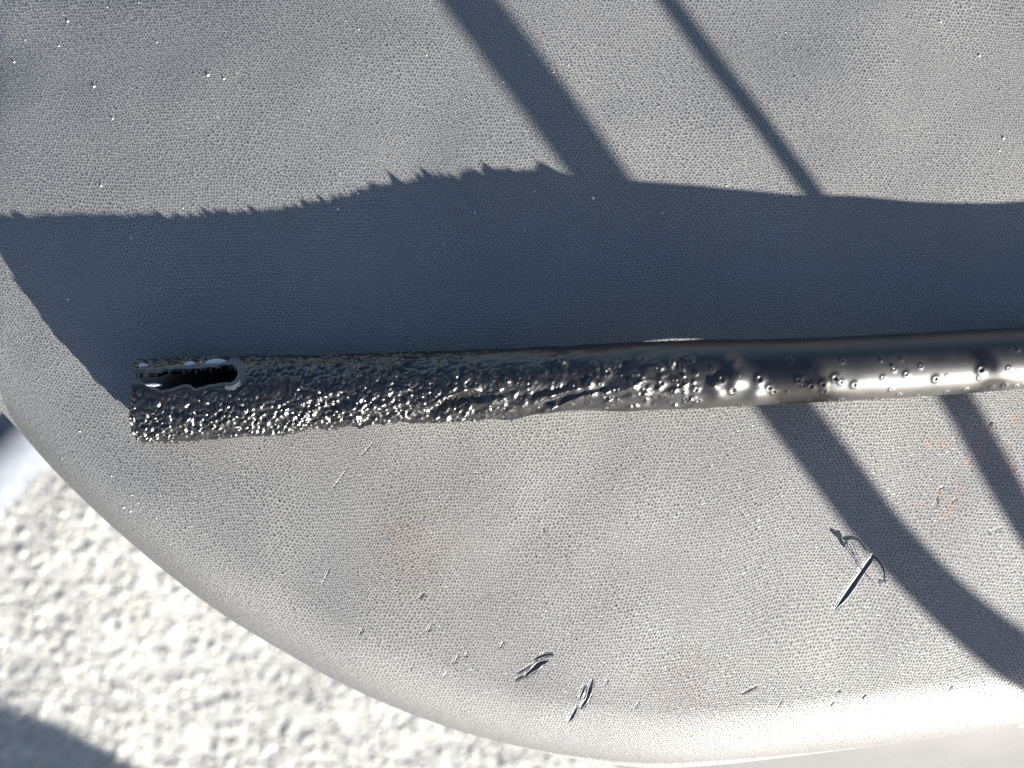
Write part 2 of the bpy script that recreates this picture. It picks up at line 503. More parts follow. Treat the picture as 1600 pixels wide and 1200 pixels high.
# folded hem of the cover: turns under by a millimetre
e_dir = np.stack([nx, ny], -1).reshape(NT_, -1, 2)[:, -2]
hem1 = Vc[:, -1].copy(); hem1[:, :2] += e_dir * 0.0002; hem1[:, 2] -= 0.0007
hem2 = hem1.copy(); hem2[:, :2] -= e_dir * 0.0016; hem2[:, 2] -= 0.0006
Vc = np.concatenate([Vc, hem1[:, None], hem2[:, None]], 1)
UVc = np.concatenate([UVc, UVc[:, -1:] + e_dir[:, None] * 0.0007, UVc[:, -1:] + e_dir[:, None] * 0.002], 1)
NV_ = Vc.shape[1]
Fc = grid_faces(NT_, NV_, close_u=True)
me = mesh_quads('cover_backing', Vc.reshape(-1, 3), Fc)
# the small hole at the pole
lay = me.uv_layers.new(name='grain')
li = np.empty(len(me.loops), dtype=np.int32); me.loops.foreach_get('vertex_index', li)
lay.data.foreach_set('uv', UVc.reshape(-1, 2)[li].astype(np.float32).ravel())

seat = empty('vinyl_cushion', (0, 0, 0))
tag(seat, 'worn black grained vinyl seat cushion with rounded edge filling most of the picture', 'cushion')
link('cover_backing', me, VINYL, seat)
# pole cap so that the cover is closed
pole = [tuple(Vc[k, 0]) for k in range(NT_)]
pc = bpy.data.meshes.new('cover_centre')
pc.from_pydata([(p[0], p[1], p[2]) for p in pole] + [(CEN[0], CEN[1], float(Vc[0, 0, 2]))], [], [(k, (k + 1) % NT_, NT_) for k in range(NT_)])
link('cover_centre', pc, VINYL, seat)

# the grain: a jittered honeycomb of pits, every cell real relief
orient = np.sign(((B[:, 0] - A[:, 0]) * (B[:, 1] + A[:, 1])).sum())
cgx = np.arange(-GXH - 0.012, GXH + 0.012, 0.0012); cgy = np.arange(-GYH - 0.012, GYH + 0.012, 0.0012)
CGX, CGY = np.meshgrid(cgx, cgy, indexing='ij')
_d, _nx, _ny = seat_dist(CGX.ravel(), CGY.ravel())
# inside test (crossing number)
ins = np.zeros(len(_d), dtype=bool)
fx_, fy_ = CGX.ravel(), CGY.ravel()
for k in range(len(A)):
    x1, y1 = A[k]; x2, y2 = B[k]
    c_ = (y1 > fy_) != (y2 > fy_)
    if y1 != y2:
        ins ^= c_ & (fx_ < (x2 - x1) * (fy_ - y1) / (y2 - y1) + x1)
sg = np.where(ins, 1.0, -1.0)
SDG = (_d * sg).reshape(CGX.shape)
def bil(G, x, y):
    u = np.clip((x - cgx[0]) / 0.0012, 0, len(cgx) - 1.001); v = np.clip((y - cgy[0]) / 0.0012, 0, len(cgy) - 1.001)
    i = u.astype(int); j = v.astype(int); fu = u - i; fv = v - j
    return (G[i, j] * (1 - fu) + G[i + 1, j] * fu) * (1 - fv) + (G[i, j + 1] * (1 - fu) + G[i + 1, j + 1] * fu) * fv
NGX, NGY = np.gradient(-SDG, 0.0012)
def flat_to_3d(x, y, h):
    sdv = bil(SDG, x, y); gx1 = bil(NGX, x, y); gy1 = bil(NGY, x, y)
    gl = np.maximum(np.hypot(gx1, gy1), 1e-6); gx1 /= gl; gy1 /= gl
    uf = np.clip(D0 - sdv, 0, None)
    over = np.clip(uf - R_ROLL * TILT, 0, None)               # past the seam: pulled back onto it
    ufc = uf - over
    ang = ufc / R_ROLL
    uu = R_ROLL * np.sin(ang)
    X = x - gx1 * (uf - uu); Y = y - gy1 * (uf - uu)
    Z = dome(X, Y) - R_ROLL * (1 - np.cos(ang)) + 0.0006 * fbm(X * 26, Y * 26, 2) * sstep(0.0, 0.02, sdv)
    X = X + gx1 * np.sin(ang) * h; Y = Y + gy1 * np.sin(ang) * h; Z = Z + np.cos(ang) * h
    return np.stack([X, Y, Z], -1), over
PITCH = 0.00101
LXH = GXH + 0.014; LYH = GYH + 0.014
ni = int(2 * LXH / PITCH); nj = int(2 * LYH / (PITCH * 0.866))
I, J = np.meshgrid(np.arange(ni), np.arange(nj), indexing='ij')
CXl = -LXH + (I + 0.5 * (J % 2)) * PITCH + PITCH * 0.36 * rng.uniform(-1, 1, I.shape)
CYl = -LYH + J * PITCH * 0.866 + PITCH * 0.36 * rng.uniform(-1, 1, I.shape)
wx = 0.0026 * vnoise(CXl / 0.022, CYl / 0.022) + 0.010 * vnoise(CXl / 0.11 + 5, CYl / 0.11)
wy = 0.0026 * vnoise(CXl / 0.022 + 90, CYl / 0.022 + 33) + 0.010 * vnoise(CXl / 0.11 + 45, CYl / 0.11 + 8)
CXl = CXl + wx; CYl = CYl + wy
def nb(i, j): return np.clip(i, 0, ni - 1), np.clip(j, 0, nj - 1)
Pp = J % 2
ne = nb(I + Pp, J + 1); nw = nb(I + Pp - 1, J + 1); ea = nb(I + 1, J)
T1 = np.stack([(C + C[ea] + C[ne]) / 3 for C in (CXl, CYl)], -1)
T2 = np.stack([(C + C[ne] + C[nw]) / 3 for C in (CXl, CYl)], -1)
NCELL = ni * nj
wearv = 0.78 + 0.22 * sstep(-0.4, 0.4, fbm(CXl * 30, CYl * 30, 3))
dep = PIT_DEPTH * wearv * rng.uniform(0.7, 1.2, I.shape)
def ident(i, j): i, j = nb(i, j); return i * nj + j
ring_ids = [(0, ident(I, J)), (1, ident(I, J)), (0, ident(I - 1, J)), (1, ident(I + Pp - 1, J - 1)), (0, ident(I + Pp - 1, J - 1)), (1, ident(I + Pp, J - 1))]
ridge = np.concatenate([T1.reshape(-1, 2), T2.reshape(-1, 2)])
ridge_h = rng.uniform(-0.000012, 0.000012, len(ridge))
rid = np.stack([(a * NCELL + b).ravel() for a, b in ring_ids], -1)               # (NCELL,6)
cen = np.stack([CXl.ravel(), CYl.ravel()], -1)
f_in = 0.60 + 0.10 * rng.random((NCELL, 1, 1))
vec = ridge[rid] - cen[:, None, :]
ring = cen[:, None, :] + vec * f_in
flat = np.concatenate([ridge, ring.reshape(-1, 2)])
hh = np.concatenate([ridge_h, np.repeat(dep.ravel(), 6)])
# at the border of this stretch the grain runs in under the plain cover
hh = hh - 0.00013 * (1 - sstep(0.0, 0.007, np.minimum(GXH - np.abs(flat[:, 0]), GYH - np.abs(flat[:, 1]))))
# the grain is pressed down along the gouges
for name, pts, w, h in GOUGES:
    P = catmull([on_seat(*p) for p in pts], 10)[:, :2]
    mg = 0.002
    nearp = np.nonzero((flat[:, 0] > P[:, 0].min() - mg) & (flat[:, 0] < P[:, 0].max() + mg) & (flat[:, 1] > P[:, 1].min() - mg) & (flat[:, 1] < P[:, 1].max() + mg))[0]
    dd = np.linalg.norm(flat[nearp][:, None, :] - P[None], axis=-1); kk = dd.argmin(1); dm = dd[np.arange(len(kk)), kk]
    ta = np.array([gouge_taper(name, k / (len(P) - 1)) for k in range(len(P))])[kk]
    wv = w * S_PX * ta
    hh[nearp] -= (h * S_PX * ta * 1.25 + 0.00012) * (1 - sstep(0.85, 1.35, dm / np.maximum(wv, 1e-6)))
V3, over = flat_to_3d(flat[:, 0], flat[:, 1], hh)
c0 = 2 * NCELL
ok = (over[c0:].reshape(-1, 6).min(1) < 0.0003) & (np.abs(cen[:, 0]) < GXH) & (np.abs(cen[:, 1]) < GYH) & (I.ravel() > 1) & (I.ravel() < ni - 2) & (J.ravel() > 1) & (J.ravel() < nj - 2)
sel = np.nonzero(ok)[0]
tris = []
for k in range(6):
    k2 = (k + 1) % 6
    a = rid[sel, k]; b = rid[sel, k2]; c = c0 + sel * 6 + k2; e_ = c0 + sel * 6 + k
    tris += [np.stack([a, b, c], -1), np.stack([a, c, e_], -1)]
for k in range(1, 5):
    tris.append(np.stack([c0 + sel * 6, c0 + sel * 6 + k, c0 + sel * 6 + k + 1], -1))
tris = np.concatenate(tris)
used = np.zeros(len(V3), dtype=bool); used[tris.ravel()] = True
remap = np.cumsum(used) - 1
cme = mesh_quads('cover', V3[used], remap[tris])
patch = 0.72 + 0.28 * sstep(-0.45, 0.35, fbm(CXl * 24 + 7, CYl * 24, 3)).ravel()
tilt_c = np.clip(D0 - bil(SDG, cen[:, 0], cen[:, 1]), 0, R_ROLL * TILT) / R_ROLL
cell_d = np.clip(patch * rng.uniform(0.75, 1.15, NCELL), 0, 1) * (1 - 0.93 * sstep(math.radians(22), math.radians(62), tilt_c))   # dust does not stay on the steep side
rd_ = np.concatenate([cell_d, cell_d])
dustv = np.concatenate([rd_, np.repeat(rng.uniform(0.0, 0.12, NCELL), 6)])
da = cme.attributes.new('dust', 'FLOAT', 'POINT'); da.data.foreach_set('value', dustv[used].astype(np.float32))
cover = link('cover', cme, VINYL_G, seat)

# side panel below the seam: flares out towards the right
rimx = OUT[:, 0]
flare = 0.0012 + 0.030 * sstep(0.01, 0.16, rimx) * (OUT[:, 1] < 0)
drop = 0.006 + 0.046 * sstep(0.01, 0.16, rimx) * (OUT[:, 1] < 0)
ks = [(-0.0012, -0.0011), (0.0, -0.0012)]
rows = []
base = Vc[:, -3]
for k in np.linspace(0, 1, 10):
    r = base.copy()
    off = -0.0006 + flare * (0.35 * math.sin(k * math.pi / 2) + 0.65 * k)
    r[:, :2] += e_dir * off[:, None]; r[:, 2] += -0.0009 - drop * (0.25 * (1 - math.cos(k * math.pi / 2)) + 0.75 * k)
    rows.append(r)
for k in (0.01, 0.03, 0.06):
    r = rows[9].copy(); r[:, 2] -= k; r[:, :2] -= e_dir * k * 0.12; rows.append(r)
Vs = np.stack(rows, 1)
side = link('side_panel', mesh_quads('side_panel', Vs.reshape(-1, 3), grid_faces(NT_, Vs.shape[1], True)), SIDE, seat)
side['label'] = 'smooth pale grey side panel below the seam at the lower right'

# ------------------------------------------------------------------ melted tube
TUBE_PX = np.array([  # x, upper edge, lower edge, lift(mm), height factor
    (150, 562, 691, 0.0, 0.70), (215, 562, 690, 0.0, 0.70), (300, 559, 687, 0.0, 0.74), (400, 557, 680, 0.0, 0.78), (500, 556, 668, 0.0, 0.84), (600, 553, 658, 0.1, 0.92),
    (700, 548, 652, 0.5, 0.96), (800, 544, 648, 2.0, 0.98), (900, 539, 644, 3.5, 1.0), (1000, 535, 640, 5.3, 1.0), (1100, 531, 637, 6.4, 1.0),
    (1200, 530, 632, 6.4, 1.0), (1300, 527, 627, 5.6, 1.0), (1400, 522, 622, 4.4, 1.0), (1500, 516, 615, 3.6, 1.0), (1600, 511, 608, 3.0, 1.0),
    (1700, 505, 602, 2.6, 1.0), (2000, 488, 585, 2.0, 1.0)], dtype=float)
TX0, TX1 = 196, 2000
STEP = 0.00026
zmid = 0.011
xs = np.arange((TX0 - 800) * S_PX * (CAM_H - zmid) / CAM_H, (TX1 - 800) * S_PX * (CAM_H - zmid) / CAM_H, STEP)
pxs = xs / (S_PX * (CAM_H - zmid) / CAM_H) + 800
up_e = np.interp(pxs, TUBE_PX[:, 0], TUBE_PX[:, 1]); lo_e = np.interp(pxs, TUBE_PX[:, 0], TUBE_PX[:, 2])
def sm(a, n=41):
    k = np.hanning(n); k /= k.sum()
    return np.convolve(np.pad(a, n // 2, mode='reflect', reflect_type='odd'), k, 'valid')
up_e = sm(up_e); lo_e = sm(lo_e)
fac = S_PX * (CAM_H - zmid) / CAM_H
yc = (600 - (up_e + lo_e) / 2) * fac
ra = (lo_e - up_e) / 2 * fac
hf = sm(np.interp(pxs, TUBE_PX[:, 0], TUBE_PX[:, 4])); rb = ra * hf
lift = sm(np.interp(pxs, TUBE_PX[:, 0], TUBE_PX[:, 3]), 121) * 0.001
zc = sm(seat_z(xs, yc), 201) + rb + lift - 0.0003
NPHI = 232
phi = np.linspace(-math.pi, math.pi, NPHI, endpoint=False)       # 0 = top, + = towards the sun (lower in the picture)
XX, PH = np.meshgrid(xs, phi, indexing='ij')
PXX = np.broadcast_to(pxs[:, None], XX.shape)
AR = PH * 0.0102                                                # arc length
ra_, rb_, yc_, zc_ = (np.broadcast_to(a[:, None], XX.shape) for a in (ra, rb, yc, zc))

mel = (1 - sstep(480, 980, PXX)) * (0.55 + 0.45 * sstep(-0.2, 0.5, PH))                                  # dense small blisters
mid = sstep(430, 560, PXX) * (1 - sstep(850, 1150, PXX))        # big folds
bub = sstep(380, 520, PXX) * (1 - 0.88 * sstep(900, 1400, PXX))
disp = np.zeros_like(XX)
# blisters, two sizes, slightly stretched and skewed along the tube
wA = 0.0011 * fbm(XX / 0.0045 + 3, AR / 0.004 + 7, 2); wB = 0.0011 * fbm(XX / 0.0045 + 63, AR / 0.004 + 27, 2)
amp_n = 0.6 + 0.7 * sstep(-0.35, 0.4, fbm((XX + 0.8 * AR) / 0.007 + 12, AR / 0.0045, 2))
f1, r1 = worley((XX + 0.4 * AR + wA) / 0.0017, (AR + wB) / 0.00125)
disp += mel * amp_n * (0.15 + 0.85 * r1) * 0.00108 * np.clip(1 - (f1 / 0.66) ** 2, 0, 1)
f2, r2 = worley((XX - 0.3 * AR) / 0.0012 + 40, AR / 0.0011 + 11)
disp += mel * (1.3 - 0.6 * amp_n) * (r2 > 0.35) * 0.00042 * np.clip(1 - (f2 / 0.6) ** 2, 0, 1)
disp += mel * 0.0007 * fbm((XX + AR) / 0.006, AR / 0.003, 3)
# folds dragged diagonally along the lit side
sk = XX * 0.97 + AR * 0.25; ac = AR - XX * -0.12
fold = 1 - np.abs(fbm(sk / 0.018, (AR + XX * 0.34 + 0.0022 * fbm(XX / 0.008, AR / 0.006 + 4, 2)) / 0.0058, 2)) * 2.4
litside = sstep(-0.1, 0.6, PH) * (1 - sstep(1.5, 2.0, PH))
disp += mid * litside * (0.35 + 0.65 * sstep(-0.3, 0.3, fbm(XX / 0.016 + 31, AR / 0.01, 2))) * 0.0017 * (np.clip(fold, -1, 1) - 0.3)
disp += mid * (0.4 + 0.6 * litside) * 0.0008 * fbm(XX / 0.009 + 3, (AR + XX * 0.3) / 0.005, 3)
disp += (1 - sstep(1150, 1500, PXX)) * 0.00022 * fbm(XX / 0.012 + 9, AR / 0.006, 2)

# burst bubbles: ring with a pit
def bubble(px, py, r_px, amp=1.0, pit=True):
    global disp
    xw = (px - 800) * fac
    i = int(np.clip(np.searchsorted(xs, xw), 0, len(xs) - 1))
    q = np.clip(((600 - py) * fac - yc[i]) / ra[i], -0.98, 0.98)
    ph = -math.asin(q)
    r = r_px * S_PX
    i0, i1 = max(0, i - int(3 * r / STEP)), min(len(xs), i + int(3 * r / STEP) + 2)
    j0 = max(0, int((ph - 3 * r / 0.01 + math.pi) / (2 * math.pi) * NPHI)); j1 = min(NPHI, int((ph + 3 * r / 0.01 + math.pi) / (2 * math.pi) * NPHI) + 2)
    dd = np.hypot(XX[i0:i1, j0:j1] - xw, (PH[i0:i1, j0:j1] - ph) * ra[i]) / r
    h = np.exp(-dd ** 2 * 1.3)
    if pit: h = h - 1.25 * np.exp(-(dd / 0.45) ** 2)
    disp[i0:i1, j0:j1] += amp * r * 0.62 * h
PTS = [(1517, 578, 8), (1516, 590, 4), (1447, 592, 6), (1422, 573, 4), (1400, 585, 5), (1381, 578, 4), (1364, 590, 4), (1380, 608, 4), (1321, 601, 6),
       (1290, 591, 7), (1300, 597, 5), (1272, 600, 7), (1254, 603, 7), (1242, 602, 5), (1234, 594, 6), (1275, 611, 6), (1301, 565, 4), (1253, 572, 4),
       (1220, 565, 5), (1174, 592, 8), (1190, 605, 6), (1198, 611, 6), (1134, 607, 8), (1116, 592, 7), (1101, 598, 6), (1078, 609, 6), (1044, 610, 6),
       (1053, 602, 6), (1026, 598, 6), (1063, 597, 4), (1041, 591, 3), (1008, 621, 7), (996, 613, 6), (1075, 622, 5), (1084, 626, 5), (1030, 621, 5),
       (968, 589, 6), (945, 582, 7), (934, 600, 4), (917, 600, 5), (895, 604, 7), (919, 613, 5), (957, 609, 5), (905, 623, 4), (917, 621, 5), (870, 605, 5),
       (1102, 578, 4), (1090, 557, 3), (1056, 558, 3), (1015, 572, 4), (1560, 576, 4), (1540, 604, 4), (1560, 602, 5), (1580, 603, 4), (1500, 608, 4), (1470, 612, 4),
       (1425, 618, 4), (1395, 616, 4), (1359, 622, 4), (1305, 624, 5), (1285, 626, 5), (1256, 626, 4), (1205, 629, 5), (1150, 633, 5), (985, 634, 4), (1590, 600, 3)]
for (a, b, r) in PTS: bubble(a, b, r * 0.95)
for k in range(520):                                            # small ones in the half melted stretch
    px = 460 + 620 * random.random() ** 1.2
    c = np.interp(px, pxs, (up_e + lo_e) / 2); hw = np.interp(px, pxs, (lo_e - up_e) / 2)
    t = random.uniform(-0.55, 0.95)
    bubble(px, c + hw * t, random.uniform(2.2, 5.0), random.uniform(0.7, 1.2), random.random() < 0.5)
for k in range(30):
    px = random.uniform(1080, 1900)
    c = np.interp(px, pxs, (up_e + lo_e) / 2); hw = np.interp(px, pxs, (lo_e - up_e) / 2)
    bubble(px, c + hw * random.uniform(-0.4, 0.97), random.uniform(1.8, 3.4), 0.9, random.random() < 0.7)
bubble(1137, 592, 20, 0.75, False); bubble(1112, 612, 17, 0.7, False); bubble(1135, 566, 11, 0.7, False); bubble(1105, 600, 9, 0.8, False)
bubble(1170, 612, 18, 0.5, False); bubble(985, 602, 16, 0.5, False)
# lumps on the crest that notch the edge of the shadow
for (a, b, r) in [(566, 570, 9), (640, 566, 12), (705, 563, 8), (720, 566, 6), (785, 553, 6), (880, 562, 12), (1005, 572, 11), (455, 572, 8), (500, 575, 9), (420, 578, 6), (535, 568, 7), (330, 640, 8), (260, 650, 8)]:
    bubble(a, b, r, 0.42, False)

# slot near the end: signed distance in (px, py) seen from above
slot_lo = np.array([(180, 596), (205, 594), (218, 597), (232, 603), (250, 610), (264, 607), (286, 600), (296, 602), (304, 606), (325, 602), (345, 598), (360, 597), (375, 590)], float)
slot_hi = np.array([(180, 584), (215, 583), (240, 582), (255, 577), (300, 575), (330, 574), (345, 571), (360, 570), (375, 575)], float)
PYY = 600 - (yc_ - ra_ * np.sin(PH)) / fac
top_half = np.abs(PH) < 1.45
hi = np.interp(PXX, slot_hi[:, 0], slot_hi[:, 1]); lo = np.interp(PXX, slot_lo[:, 0], slot_lo[:, 1])
cyy = 583.5
def slot_sd(px, py):
    hi = np.interp(px, slot_hi[:, 0], slot_hi[:, 1]); lo = np.interp(px, slot_lo[:, 0], slot_lo[:, 1])
    hi = hi + 1.8 * fbm(px / 9.0, px * 0 + 3.3, 2); lo = lo + 1.5 * fbm(px / 8.0, px * 0 + 8.7, 2)
    inner = np.maximum(hi - py, py - lo)
    endc = np.hypot(np.maximum(px - 357, 0), py - cyy) - 14.5
    return np.where(px > 357, endc, inner)
sd = slot_sd(PXX, PYY); sd = np.where(top_half, sd, 50.0)
rim = np.exp(-np.clip(sd - np.where(PXX > 352, 9, 3), 0, 99) ** 2 / 60.0)               # smooth raised lip, no blisters
disp = disp * (1 - 0.92 * rim) + 0.0002 * np.exp(-(np.clip(sd, -5, 99) - 6) ** 2 / 18.0)
# snap the boundary vertices onto the slot edge
eps = 0.5
gx_ = (np.where(top_half, slot_sd(PXX + eps, PYY) - slot_sd(PXX - eps, PYY), 0)) / (2 * eps)
gy_ = (np.where(top_half, slot_sd(PXX, PYY + eps) - slot_sd(PXX, PYY - eps), 0)) / (2 * eps)
near_ = np.abs(sd) < 1.0
mv = np.where(near_, -sd, 0) / np.maximum(gx_ ** 2 + gy_ ** 2, 0.3)
dPX = mv * gx_; dPY = mv * gy_
X2 = XX + dPX * fac
q2 = np.clip(np.sin(PH) + dPY * fac / ra_, -0.9999, 0.9999)
PH2 = np.where(near_, np.arcsin(q2), PH)
# ragged end
endw = np.exp(-(PXX - TX0) / 10.0)
X2 = X2 + endw * (0.0008 * fbm(PH * 3, PH * 0 + 2.2, 3) + 0.0014 * np.exp(-((PH + 0.35) / 0.55) ** 2) + 0.0018 * np.clip(PH - 0.7, 0, 1))
nrm_y = -np.sin(PH2) / ra_; nrm_z = np.cos(PH2) / rb_
nl = np.hypot(nrm_y, nrm_z); nrm_y /= nl; nrm_z /= nl
# melted skirt: the underside is flattened onto the vinyl
OY = yc_ - ra_ * np.sin(PH2) + nrm_y * disp
OZ = zc_ + rb_ * np.cos(PH2) + nrm_z * disp
V_o = np.stack([X2, OY, OZ], -1)
NC = len(xs)
# inner wall for the first stretch
NI = int(np.searchsorted(pxs, 470))
wall = 0.0020
IY = yc_ - (ra_ - wall) * np.sin(PH2); IZ = zc_ + (rb_ - wall) * np.cos(PH2)
V_i = np.stack([X2, IY, IZ], -1)[:NI]
idx = lambda i, j: i * NPHI + (j % NPHI)
ii, jj = np.meshgrid(np.arange(NC - 1), np.arange(NPHI), indexing='ij')
j2 = (jj + 1) % NPHI
qsd = (sd[ii, jj] + sd[ii + 1, jj] + sd[ii, j2] + sd[ii + 1, j2]) / 4
# snapped vertices count as zero
sds = np.where(near_, 0, sd)
qsd = (sds[ii, jj] + sds[ii + 1, jj] + sds[ii, j2] + sds[ii + 1, j2]) / 4
cut = qsd < -0.01
Fo = np.stack([ii * NPHI + jj, ii * NPHI + j2, (ii + 1) * NPHI + j2, (ii + 1) * NPHI + jj], -1)
keep = ~cut
F_out = Fo[keep]
off = NC * NPHI
Fi = Fo[:NI - 1][keep[:NI - 1]][:, ::-1] + off
# walls between outer and inner along the slot and the open end
walls = []
ki = keep[:NI - 1]
for i in range(NI - 1):
    for j in range(NPHI):
        if ki[i, j]:
            if i == 0:
                walls.append((idx(0, j), off + idx(0, j), off + idx(0, j + 1), idx(0, j + 1)))
            elif not ki[i - 1, j]:
                walls.append((idx(i, j), off + idx(i, j), off + idx(i, j + 1), idx(i, j + 1)))
            if i < NI - 2 and not ki[i + 1, j]:
                walls.append((idx(i + 1, j + 1), off + idx(i + 1, j + 1), off + idx(i + 1, j), idx(i + 1, j)))
            if not ki[i, (j + 1) % NPHI]:
                walls.append((idx(i, j + 1), off + idx(i, j + 1), off + idx(i + 1, j + 1), idx(i + 1, j + 1)))
            if not ki[i, (j - 1) % NPHI]:
                walls.append((idx(i + 1, j), off + idx(i + 1, j), off + idx(i, j), idx(i, j)))
V_all = np.concatenate([V_o.reshape(-1, 3), V_i.reshape(-1, 3)])
F_all = np.concatenate([F_out, Fi, np.array(walls)])
root_x = float(xs[0])
tube = empty('melted_tube', (root_x, float(yc[0]), float(zc[0] - rb[0])))
tag(tube, 'glossy black plastic tube, blistered and melted at its slotted left end, lying on the seat', 'tube')
rootv = np.array(tube.location)
tm = mesh_quads('tube_body', V_all - rootv, F_all)
tm.materials.append(MELT); tm.materials.append(RAW)
# bare plastic on the lip of the slot and inside it
nf = len(F_all)
lipq = np.zeros(nf, dtype=np.int32)
lip_vals = (sd[ii, jj])[keep]
lipq[:len(F_out)] = (lip_vals < np.where(PXX[ii, jj][keep] > 352, 12, 3.5))
tm.polygons.foreach_set('material_index', lipq)
body = link('tube_body', tm, None, tube)
# pale blue-grey beads added along the lip of the slot
LIP_BEAD = mat_plain('pale_blue_grey', (0.42, 0.47, 0.52), 0.35, (900.0, 0.0003))
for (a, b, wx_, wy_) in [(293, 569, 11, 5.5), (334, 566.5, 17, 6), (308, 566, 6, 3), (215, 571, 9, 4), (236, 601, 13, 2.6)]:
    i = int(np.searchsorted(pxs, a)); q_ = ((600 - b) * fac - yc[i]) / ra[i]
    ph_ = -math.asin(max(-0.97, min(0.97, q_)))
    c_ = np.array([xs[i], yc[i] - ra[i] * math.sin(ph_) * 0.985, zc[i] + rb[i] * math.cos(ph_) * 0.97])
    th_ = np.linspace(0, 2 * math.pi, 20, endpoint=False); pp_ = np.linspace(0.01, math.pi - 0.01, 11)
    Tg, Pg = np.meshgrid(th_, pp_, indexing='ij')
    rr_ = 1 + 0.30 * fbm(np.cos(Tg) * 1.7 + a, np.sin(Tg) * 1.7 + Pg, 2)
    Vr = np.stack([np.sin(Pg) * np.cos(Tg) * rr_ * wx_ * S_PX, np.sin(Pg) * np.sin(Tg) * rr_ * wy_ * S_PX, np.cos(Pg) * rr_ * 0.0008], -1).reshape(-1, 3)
    link('lip_bead', mesh_quads('lip_bead', Vr + c_ - rootv, grid_faces(20, 11, True)), LIP_BEAD, tube)
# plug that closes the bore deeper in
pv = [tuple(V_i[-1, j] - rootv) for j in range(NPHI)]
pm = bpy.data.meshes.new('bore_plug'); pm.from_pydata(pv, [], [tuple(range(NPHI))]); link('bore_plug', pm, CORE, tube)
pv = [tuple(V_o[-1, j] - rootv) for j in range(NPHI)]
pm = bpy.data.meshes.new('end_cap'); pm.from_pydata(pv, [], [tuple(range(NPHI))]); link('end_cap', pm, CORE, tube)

# ------------------------------------------------------------------ shaving curled up from the long gouge
p0 = on_seat(1362, 868, 0.0)
spl = empty('vinyl_shaving', tuple(p0))
tag(spl, 'thin black curled shaving standing up at the end of the long gouge', 'shaving')
q = [on_seat(1362, 868, 0.0010), on_seat(1371, 875, 0.0028), on_seat(1379, 886, 0.0045), on_seat(1382, 898, 0.0058), on_seat(1381, 908, 0.0066)]
hp = catmull(q, 8)
link('hair', tube_mesh('hair', hp - p0, np.linspace(0.00032, 0.00026, len(hp)), 8), GLOSS, spl)
# torn flake at the end of the hair
e = hp[-1]
fv = []
for k in range(14):
    a = 2 * math.pi * k / 14
    r = 0.0019 * (1 + 0.45 * math.sin(3 * a + 0.6) + 0.2 * math.sin(5 * a))
    fv.append(e + np.array([-0.0008, -0.0002, 0.0006]) + np.array([r * 0.55 * math.cos(a), r * 0.35 * math.sin(a) , r * 0.55 * math.sin(a)]))
fm = bpy.data.meshes.new('flake'); fm.from_pydata([tuple(v - p0) for v in fv], [], [tuple(range(14))])
fo = link('flake', fm, GLOSS, spl, False); so = fo.modifiers.new('thickness', 'SOLIDIFY'); so.thickness = 0.0003
# two fine hairs
for a, b, c in (((1345, 886, 0.0009), (1356, 900, 0.0016), (1371, 915, 0.0003)), ((1344, 884, 0.0006), (1335, 868, 0.0016), (1327, 850, 0.0003)), ((1347, 884, 0.0006), (1339, 866, 0.0018), (1331, 846, 0.0004))):
    hq = catmull([on_seat(*a), on_seat(*b), on_seat(*c)], 8)
    link('hair', tube_mesh('hair', hq - p0, 0.00013, 6), GLOSS, spl)

# ------------------------------------------------------------------ gouges and scuffs cut into the vinyl
SCUFFM = mat_plain('torn_vinyl', (0.085, 0.085, 0.09), 0.33)
PROF = [(-1.45, -0.10), (-1.15, 0.22), (-0.9, 0.16), (-0.62, -0.35), (-0.25, -0.95), (0.1, -1.0), (0.5, -0.7), (0.8, -0.05), (1.0, 0.26), (1.2, 0.2), (1.45, -0.10)]
for name, pts, w, h in GOUGES:
    P = catmull([on_seat(*p) for p in pts], 10)
    n = len(P); T = np.gradient(P, axis=0); T /= np.linalg.norm(T, axis=1)[:, None]
    V = []
    for k in range(n):
        t = k / (n - 1); ta = gouge_taper(name, t) * (1 + 0.22 * float(vnoise(np.array(t * 9 + pts[0][0]), np.array(pts[0][1] * 0.1))))
        sv = np.cross(T[k], (0, 0, 1)); sv /= np.linalg.norm(sv)
        for (a, b) in PROF:
            V.append(P[k] + sv * a * w * S_PX * ta + np.array((0, 0, b * h * S_PX * ta + 0.00002)))
    link(name, mesh_quads(name, np.array(V), grid_faces(n, len(PROF))), SCUFFM, seat)

# ------------------------------------------------------------------ specks of dust on the seat
SP = [(325, 117, 4), (147, 135, 3.5), (106, 33, 3), (22, 97, 3), (350, 123, 3), (245, 66, 1.8), (176, 185, 3), (158, 290, 3.2), (92, 72, 2), (927, 310, 4), (528, 327, 3), (742, 333, 2.5), (1035, 333, 2.2),
      (836, 299, 2), (666, 86, 2), (1470, 34, 3), (1568, 216, 4), (1530, 87, 3), (1562, 235, 2.4), (786, 128, 2), (827, 86, 2), (865, 113, 2), (560, 46, 2), (106, 468, 3), (205, 372, 2.4), (118, 350, 2),
      (560, 302, 2), (693, 381, 1.6), (820, 360, 2), (1135, 290, 2), (174, 744, 2.4), (193, 793, 3), (204, 799, 3), (125, 674, 2.4), (97, 717, 1.8), (244, 810, 1.6), (266, 850, 1.5), (40, 415, 1.8), (206, 774, 2.0), (216, 786, 1.8)]
for k in range(80):
    SP.append((random.uniform(0, 1600), random.uniform(0, 560), random.uniform(0.5, 1.5)))
for k in range(14):
    SP.append((random.uniform(250, 1500), random.uniform(700, 1050), random.uniform(0.4, 1.0)))
Vd = []; Fd = []
